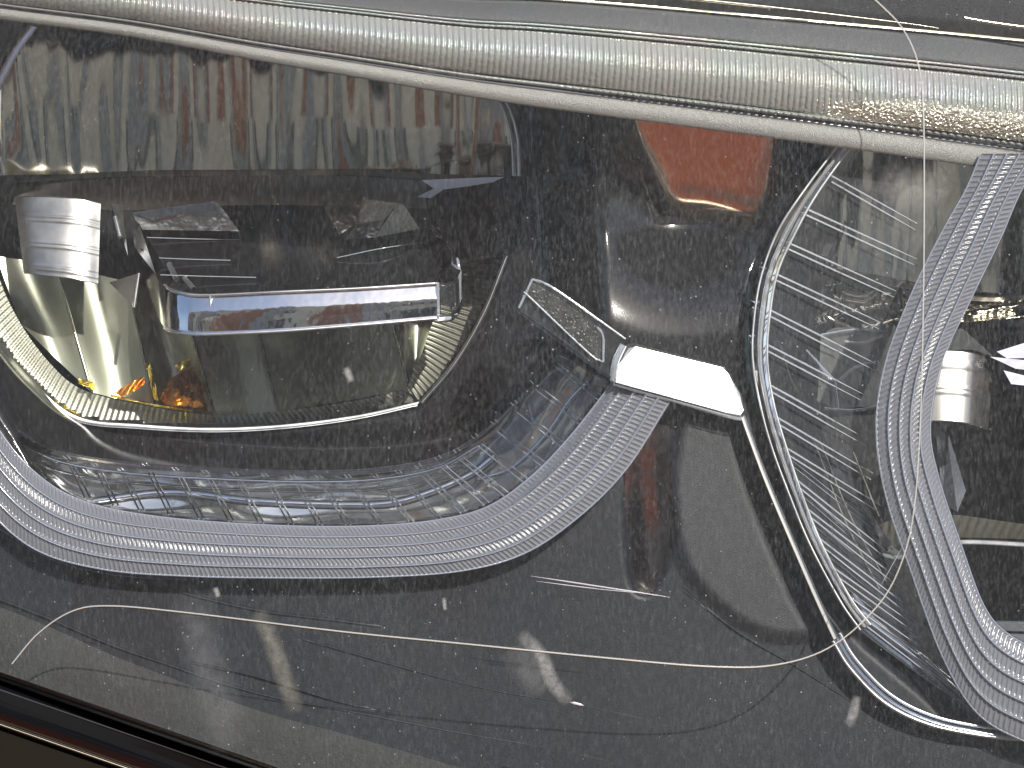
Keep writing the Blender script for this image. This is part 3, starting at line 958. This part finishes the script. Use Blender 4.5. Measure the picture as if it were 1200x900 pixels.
mb.build('trim_edge', M_BRIGHT, tr)

# ---------------- right lamp
def right_lamp():
    # mirrored bowl
    mb = MB()
    mb.grid(loft([[(985, 130, 75), (1060, 135, 77), (1150, 140, 78), (1300, 150, 78)],
                  [(985, 205, 76.5), (1060, 210, 79), (1150, 215, 80), (1300, 225, 80)],
                  [(985, 275, 78), (1060, 285, 80.5), (1150, 290, 82), (1300, 300, 82)],
                  [(980, 318, 79.5), (1060, 332, 82.5), (1150, 342, 84), (1300, 350, 84)]], 70, 40))
    lamp = mb.build('projector_lamp', M_BOWL, head)
    lamp['label'] = 'right projector lamp cut by the picture edge'
    mb = MB()
    mb.grid(loft([[(985, 318, 74), (1060, 330, 80), (1150, 346, 84), (1300, 340, 84)], [(985, 326, 70), (1060, 338, 76), (1150, 353, 80), (1300, 347, 80)]], 40, 4))
    mb.build('ledge_lip', M_BLACK, lamp)
    mb = MB()
    mb.grid(loft([[(960, 328, 70), (1060, 338, 77), (1150, 352, 80), (1300, 345, 80)], [(955, 350, 68), (1060, 360, 74), (1150, 368, 77), (1300, 360, 77)],
                  [(945, 392, 64), (1040, 385, 70), (1150, 376, 75), (1300, 366, 75)]], 50, 16, lambda u, v: 1.2 * np.sin(14 * u + 9 * v)))
    mb.build('ledge', solid('olive_mirror', (0.42, 0.40, 0.32), 0.1, 1.0, bscale=80, bdist=0.005), lamp)
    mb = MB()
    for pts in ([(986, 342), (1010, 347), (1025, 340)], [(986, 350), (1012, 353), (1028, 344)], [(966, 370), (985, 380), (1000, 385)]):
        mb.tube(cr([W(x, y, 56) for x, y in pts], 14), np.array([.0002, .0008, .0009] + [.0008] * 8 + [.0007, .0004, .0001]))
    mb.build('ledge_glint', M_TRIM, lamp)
    # dark back
    mb = MB()
    mb.poly(pl([(880, 300), (1420, 300), (1420, 900), (880, 900)], 120))
    mb.build('back_plate', M_BLACK, lamp, False)
    # side wall of the opening
    A = [(1000, 150), (955, 222), (922, 275), (902, 325), (893, 372), (890, 420), (897, 470), (911, 520), (932, 580), (957, 640), (990, 703), (1030, 745), (1090, 795), (1150, 850), (1260, 880)]
    B = [(1012, 190), (985, 240), (962, 300), (945, 350), (936, 400), (938, 450), (950, 510), (972, 560), (1003, 605), (1030, 640), (1050, 690), (1090, 740), (1140, 780), (1200, 800), (1280, 800)]
    mb = MB()
    mb.grid(loft([withd(A, 14), withd([((p[0] + q[0]) / 2, (p[1] + q[1]) / 2) for p, q in zip(A, B)], 44), withd(B, 58)], 120, 16))
    mb.build('side_wall', solid('dark_wall', (0.02, 0.02, 0.022), 0.18, 0.0, 1.6, bscale=50, bdist=0.003, stretch=(2, 1, 0.4)), lamp)
    # bright inner edges
    mb = MB()
    mb.grid(loft([withd([(990, 258), (968, 305), (952, 360), (942, 400)], 54), withd([(993, 262), (976, 308), (959, 362), (944, 402)], 51)], 40, 5, None, 3))
    mb.grid(loft([withd([(942, 458), (952, 500), (975, 552), (1010, 595), (1035, 640), (1052, 654)], 54),
                  withd([(950, 458), (961, 500), (985, 550), (1016, 592), (1042, 634), (1058, 650)], 51)], 60, 6, None, 3))
    mb.build('inner_edge', M_CHROME, lamp)
    mb = MB()
    mb.tube(cr([W(915, 405, 40), W(925, 440, 42), (W(935, 460, 44))], 12), 0.00035)
    mb.tube(cr([W(1000, 530, 60), W(1016, 570, 60), W(1030, 605, 60)], 12), 0.0003)
    mb.tube(cr([W(955, 520, 48), W(990, 610, 48), W(1030, 690, 48)], 24), 0.00035)
    mb.tube(cr([W(962, 520, 48), W(997, 606, 48), W(1040, 684, 48)], 24), 0.0003)
    mb.build('wall_line', M_TRIM, lamp)
    # lower ribbed rim
    mb = MB()
    n = 26 * 8 + 1
    mb.grid(loft([withd([(1026, 616), (1060, 606), (1115, 603), (1200, 614), (1300, 624)], 62), withd([(1040, 648), (1065, 633), (1115, 630), (1200, 632), (1300, 640)], 52)], n, 10,
                 lambda u, v: 1.4 * np.abs(np.sin(math.pi * (u * 26 + v * 1.6))) * np.sin(math.pi * np.clip(v, .03, .97)) ** .4))
    mb.build('ribbed_ring', M_RIBS, lamp)
    mb = MB()
    mb.grid(loft([withd([(1034, 648), (1060, 650), (1115, 633), (1200, 635), (1300, 642)], 51), withd([(1036, 653), (1060, 655), (1115, 639), (1200, 641), (1300, 649)], 50)], 60, 5, None, 4))
    mb.build('lower_rim', M_BRIGHT, lamp)
    # bright bars low on the right
    mb = MB()
    mb.grid(loft([withd([(1140, 727), (1200, 728), (1300, 730)], 40), withd([(1140, 738), (1200, 740), (1300, 742)], 36)], 20, 5, None, 3))
    mb.grid(loft([withd([(1150, 741), (1200, 743), (1300, 745)], 34), withd([(1150, 750), (1200, 752), (1300, 754)], 32)], 20, 5, None, 3))
    mb.build('lower_bar', solid('blue_bar', (0.42, 0.46, 0.52), 0.2, 0.8), lamp)
    mb = MB()
    mb.poly([W(1095, 495, 70), W(1108, 497, 68), W(1132, 575, 60), W(1122, 600, 58), W(1105, 590, 62)])
    mb.build('grey_cheek', solid('grey_cheek_plastic', (0.10, 0.11, 0.13), 0.2, 0.4), lamp, False)
    # clear block
    mb = MB()
    CB = [(962, 392), (978, 384), (1050, 382), (1040, 425), (1030, 476), (975, 478), (958, 470)]
    mb.prism(pl(CB, 30), pl(CB, 52))
    blk = mb.build('clear_block', clear('clear_block_plastic', diff=0.24, dcol=(0.42, 0.42, 0.38), rough=0.05), lamp, False)
    mb = MB()
    for pts in ([(962, 392), (1000, 386), (1040, 388)], [(990, 400), (1010, 402), (1035, 393)], [(955, 420), (977, 447), (1003, 430), (1030, 424)], [(945, 410), (978, 446)],
                [(978, 446), (982, 478)], [(966, 479), (1000, 481), (1030, 476)]):
        mb.tube(cr([W(x, y, 28) for x, y in pts], 12), 0.00035)
    mb.build('block_edge', M_CLEARFINE, lamp)
    # curved tab
    mb = MB()
    tt = [(1085, 411, 46), (1110, 410, 45.5), (1135, 412, 45.8), (1152, 418, 47.5), (1166, 430, 51)]
    tb = [(1088, 494, 42.5), (1108, 494, 42), (1130, 496, 42.3), (1146, 500, 44), (1157, 504, 47)]
    def lines(u, v):
        r = 0
        for c in (0.17, 0.22, 0.52, 0.58):
            r = r - 0.22 * np.exp(-((v - c) / 0.014) ** 2)
        return r + 0 * u
    mb.grid(loft([tt, tb], 40, 40, lines, 2))
    mb.build('side_tab', solid('tab_chrome', (0.45, 0.44, 0.43), 0.25, 0.95), lamp)
    mb = MB()
    mb.prism(pl([(1090, 388), (1128, 385), (1165, 418), (1140, 410), (1092, 410)], 50), pl([(1090, 388), (1128, 385), (1165, 418), (1140, 410), (1092, 410)], 60))
    mb.build('tab_shoulder', solid('shoulder_plastic', (0.07, 0.075, 0.075), 0.15, 0.3), lamp, False)
    mb = MB()
    for q in ([(1168, 412), (1200, 402), (1260, 400), (1260, 418), (1180, 420)], [(1160, 418), (1200, 422), (1260, 425), (1260, 440), (1190, 432)], [(1176, 434), (1200, 440), (1260, 445), (1260, 458), (1185, 450)]):
        mb.prism([W(x, y, 42 + (440 - y) * 0.10) for x, y in q], [W(x, y + 4, 55) for x, y in q])
    mb.build('chrome_facet', M_CHROME, lamp, False)
    # clear outer ring
    RO = [(986, 165), (941, 225), (912, 270), (893, 320), (884, 370), (882, 420), (890, 470), (903, 520), (925, 580), (950, 640), (985, 705), (1008, 738)]
    RI = [(1002, 165), (957, 228), (931, 275), (911, 320), (902, 370), (899, 420), (906, 470), (920, 520), (940, 580), (964, 640), (996, 700), (1020, 732)]
    mb = MB()
    mb.grid(loft([withd(RO, 4), withd([((p[0] + q[0]) / 2, (p[1] + q[1]) / 2) for p, q in zip(RO, RI)], 1.0), withd(RI, 4)], 240, 9,
                 lambda u, v: 0.12 * np.sin(60 * u + 7 * np.sin(21 * u)) * np.sin(math.pi * v), 8))
    ring = mb.build('clear_ring', clear('ring_plastic', diff=0.42, dcol=(0.62, 0.62, 0.62), rough=0.10, ior=1.9), lamp)
    mb = MB()
    for L in (RO, RI):
        mb.tube(np.array([W(p[0], p[1], 1.6) for p in cr(L, 120)]), 0.0003)
    mb.build('ring_edge', M_BRIGHT, lamp)
    # teal-dark flange left of it
    mb = MB()
    mb.grid(loft([withd([(876, 330), (872, 400), (880, 460), (892, 505)], 6), withd([(880, 330), (877, 400), (885, 460), (896, 503)], 5)], 40, 4, None, 4))
    mb.build('ring_flange', solid('teal_plastic', (0.04, 0.09, 0.10), 0.2, 0.3), lamp)
    # milky lower sweep of the ring
    mb = MB()
    mb.grid(loft([[(985, 700, 8), (1005, 738, 8), (1060, 780, 8), (1110, 815, 8), (1150, 840, 8)], [(1003, 695, 5), (1030, 728, 4), (1070, 758, 4), (1105, 785, 4), (1140, 822, 4)]], 70, 10,
                 lambda u, v: 0.5 * np.sin(v * 14 + u * 5), 5))
    mb.build('ring_sweep', clear('sweep_plastic', diff=0.28, dcol=(0.45, 0.55, 0.75), rough=0.1, ior=1.7), lamp)
    # clear sheet carrying pairs of slanting prism lines
    mb = MB()
    mb.grid(loft([[(1000, 180, 6), (955, 228, 6), (911, 320, 6), (899, 420, 6), (920, 520, 6), (964, 640, 6), (1020, 732, 6), (1090, 780, 6)],
                  [(1130, 215, 8), (1110, 260, 8), (1060, 350, 8), (1030, 440, 8), (1030, 540, 8), (1060, 640, 8), (1090, 740, 8), (1130, 815, 8)]], 80, 10))
    mb.build('clear_sheet', clear('sheet_plastic', diff=0.035, rough=0.05, ior=1.35), lamp)
    mb = MB()
    pairs = [((973, 205), (1075, 262)), ((941, 243), (1078, 305)), ((907, 277), (1050, 341)), ((890, 312), (1032, 378)), ((880, 352), (1030, 428)), ((878, 393), (1012, 462)),
             ((880, 433), (1022, 478)), ((900, 450), (1017, 515)), ((907, 487), (1023, 555)), ((917, 522), (1033, 593)), ((927, 557), (1057, 660)), ((938, 590), (1068, 690)),
             ((950, 623), (1083, 725)), ((965, 657), (1090, 745)), ((978, 687), (1100, 773)), ((1000, 715), (1110, 797))]
    del pairs[6]
    for a, c in pairs:
        for s in (0, 8):
            mb.tube(np.array([W(a[0] + s * .2, a[1] + s, 4.2), W((a[0] + c[0]) / 2, (a[1] + c[1]) / 2 + s, 4.6), W(c[0] - s * .3, c[1] + s * .9, 5.4)]), np.array([.00028, .00026, .00012]), 5)
    for a, c in zip(pairs[8:], pairs[9:]):
        a_ = ((a[0][0] + c[0][0]) / 2 + 6, (a[0][1] + c[0][1]) / 2)
        c_ = ((a[1][0] + c[1][0]) / 2 - 14, (a[1][1] + c[1][1]) / 2 - 6)
        for s in (0, 6):
            mb.tube(np.array([W(a_[0], a_[1] + s, 12), W((a_[0] + c_[0]) / 2, (a_[1] + c_[1]) / 2 + s, 14), W(c_[0], c_[1] + s, 16)]), np.array([.0001, .0002, .0001]), 4)
    ln = mb.build('prism_lines', M_LINE, lamp)
    ln['kind'] = 'stuff'
right_lamp()

g2 = guide('light_guide', [(1150, 180), (1132, 222), (1104, 272), (1068, 345), (1038, 425), (1027, 500), (1038, 580), (1068, 670), (1105, 770), (1145, 835), (1200, 868), (1270, 890)],
           [(1225, 180), (1196, 225), (1172, 280), (1138, 350), (1104, 425), (1090, 500), (1100, 560), (1125, 635), (1152, 708), (1180, 742), (1225, 764), (1280, 775)], -2, -2, 118)
g2['label'] = 'milky curved prism light guide crossing the right lamp'

# ---------------- outer lens
def lens_d(x, y):
    x, y = np.asarray(x, float), np.asarray(y, float)
    return -34 + 9 * ((x - 620) / 600) ** 2 + 4 * ((y - 430) / 450) ** 2 - 1 * ((y - 430) / 450)

LOWEDGE = lambda x: 786 + 0.352 * x - 0.00000 * x * x
def lens():
    xs = np.linspace(-130, 1330, 90)
    t = np.linspace(0, 1, 70)
    X = np.repeat(xs[None], 70, 0)
    top = -110 + 0 * xs
    bot = np.minimum(787 + 0.345 * xs, 1010)
    Y = top[None] * (1 - t)[:, None] + bot[None] * t[:, None]
    a = np.stack([X, Y, lens_d(X, Y)], -1)
    mb = MB()
    mb.grid(Wa(a)[::-1])
    o = mb.build('lens_cover', M_LENS, head)
    # turned-in lower edge
    e = a[-1]
    r0, r1, r2 = e.copy(), e.copy(), e.copy()
    r0[:, 1] += 0.3
    r1[:, 1] += 5; r1[:, 2] += 1.5
    r2[:, 1] += 7; r2[:, 2] += 22
    mb = MB()
    mb.grid(Wa(np.stack([r0, r1, r2])))
    mb.build('lens_edge', solid('lens_edge_plastic', (0.05, 0.05, 0.05), 0.25, 0.0, 1.5), o)
    return o
lens_cover = lens()

def scratch(path, r):
    p = cr([(x, y, 0) for x, y in path], 30)
    p[:, 2] = lens_d(p[:, 0], p[:, 1]) - 0.15
    mb = MB()
    mb.tube(Wa(p), np.concatenate([np.linspace(r * .2, r, 8), np.full(14, r), np.linspace(r, r * .2, 8)]), 4)
    mb.build('scratch', M_LINE, lens_cover)
scratch([(622, 675), (680, 684), (785, 700)], 0.00016)
scratch([(628, 681), (690, 689), (760, 696)], 0.00012)
scratch([(668, 823), (684, 827)], 0.0003)
scratch([(1030, 690), (1058, 640)], 0.0001)

def smear(pts, w, strength, scale, tint):
    m, n, l = new_mat('dust_glow_smear')
    n.remove(n['Principled BSDF'])
    tr = n.new('ShaderNodeBsdfTransparent'); df = n.new('ShaderNodeBsdfDiffuse'); mx = n.new('ShaderNodeMixShader')
    df.inputs[0].default_value = (*tint, 1)
    t = noise(n, l, scale, 3, 0.65)
    r = ramp(n, l, t.outputs['Fac'], [(0.10, 0.0), (0.90, 1.0)])
    at = n.new('ShaderNodeAttribute'); at.attribute_name = 'fade'
    mu = n.new('ShaderNodeMath'); mu.operation = 'MULTIPLY'
    l.new(r.outputs[0], mu.inputs[0]); l.new(at.outputs['Fac'], mu.inputs[1])
    ms = n.new('ShaderNodeMath'); ms.operation = 'MULTIPLY'; ms.inputs[1].default_value = strength
    l.new(mu.outputs[0], ms.inputs[0])
    l.new(ms.outputs[0], mx.inputs[0]); l.new(tr.outputs[0], mx.inputs[1]); l.new(df.outputs[0], mx.inputs[2])
    l.new(mx.outputs[0], n['Material Output'].inputs['Surface'])
    c = cr([(x, y, 0) for x, y in pts], 24)
    t_ = np.gradient(c[:, :2], axis=0); t_ /= np.linalg.norm(t_, axis=1)[:, None]
    nn = np.stack([-t_[:, 1], t_[:, 0]], 1)
    k = np.linspace(-1, 1, 9)
    a = np.zeros((9, 24, 3))
    a[..., :2] = c[None, :, :2] + nn[None] * k[:, None, None] * w
    a[..., 2] = lens_d(a[..., 0], a[..., 1]) - 0.08
    mb = MB(); mb.grid(Wa(a))
    o = mb.build('dust_glow_smear', m, lens_cover)
    f = (np.cos(k * math.pi / 2)[:, None] ** 1.2 * np.sin(np.linspace(0, math.pi, 24))[None] ** .5).ravel()
    at_ = o.data.attributes.new('fade', 'FLOAT', 'POINT')
    at_.data.foreach_set('value', np.clip(f, 0, 1).astype(np.float32))
smear([(608, 742), (632, 765), (648, 800), (668, 824)], 10, 0.36, 900, (0.8, 0.8, 0.78))  # whitish reflection painted as a pale smear
smear([(600, 758), (622, 790), (640, 812)], 22, 0.10, 500, (0.8, 0.8, 0.8))
smear([(300, 715), (318, 750), (335, 800), (348, 836)], 13, 0.22, 500, (0.8, 0.76, 0.62))  # pale yellow sun streak, painted as a tinted smear
smear([(222, 690), (238, 760), (262, 840), (275, 880)], 30, 0.10, 300, (0.75, 0.77, 0.8))
smear([(1005, 815), (998, 842), (992, 850)], 7, 0.35, 800, (0.8, 0.8, 0.8))
smear([(252, 688), (256, 700)], 4, 0.5, 900, (0.8, 0.8, 0.8))
smear([(520, 700), (522, 715)], 3, 0.5, 900, (0.8, 0.8, 0.8))
smear([(405, 430), (412, 448)], 5, 0.45, 900, (0.8, 0.8, 0.8))
smear([(1030, 205), (1070, 225), (1105, 200)], 26, 0.16, 700, (0.8, 0.8, 0.75))

# ------------------------------------------------------------------ body panel below
body = bpy.data.objects.new('car_bumper', None)
COL.objects.link(body)
body.matrix_world = ROOT
body['label'] = 'glossy black car bumper edge under the lower left of the headlight'
body['category'] = 'bumper'
def off(x, dy):
    return min(787 + 0.345 * x, 1010) + dy
xs = [-130, 0, 130, 260, 390, 520, 660]
mb = MB()
mb.grid(loft([[(x, off(x, 9), 10) for x in xs], [(x, off(x, 12), -14) for x in xs], [(x, off(x, 30), -18) for x in xs], [(x, 787 + .345 * x + 62, -16) for x in xs], [(x, 787 + .345 * x + 66, -4) for x in xs]], 60, 26))
mb.build('upper_panel', M_PAINT, body)
mb = MB()
mb.grid(loft([[(x, 787 + .345 * x + 58, -13) for x in xs], [(x, 787 + .345 * x + 62, -17) for x in xs], [(x, 787 + .345 * x + 66, -13) for x in xs]], 60, 7))
mb.build('trim_strip', M_TRIM, body)
mb = MB()
mb.grid(loft([[(x, 787 + .345 * x + 67, -6) for x in xs], [(x, 787 + .345 * x + 73, -14) for x in xs], [(x, 787 + .345 * x + 300, -13) for x in xs], [(x, 787 + .345 * x + 700, 20) for x in xs]], 40, 16))
mb.build('lower_panel', M_DARKTRIM, body)

# ------------------------------------------------------------------ hair lying on the lens
pts = [(14, 778), (45, 742), (85, 716), (130, 710), (220, 718), (400, 740), (560, 756), (700, 770), (830, 781), (910, 779), (975, 757), (1030, 708), (1058, 655), (1072, 590),
       (1079, 480), (1082, 350), (1083, 230), (1082, 130), (1076, 75), (1058, 34), (1030, 4), (990, -30)]
p = cr([(x, y, 0) for x, y in pts], 220)
p[:, 2] = lens_d(p[:, 0], p[:, 1]) - 0.35
mb = MB()
mb.tube(Wa(p), 0.0002, 6)
hr = mb.build('hair', M_HAIR, None)
hr.matrix_world = ROOT
hr['label'] = 'long pale hair lying in a wide loop across the dusty headlight lens'
hr['category'] = 'hair'
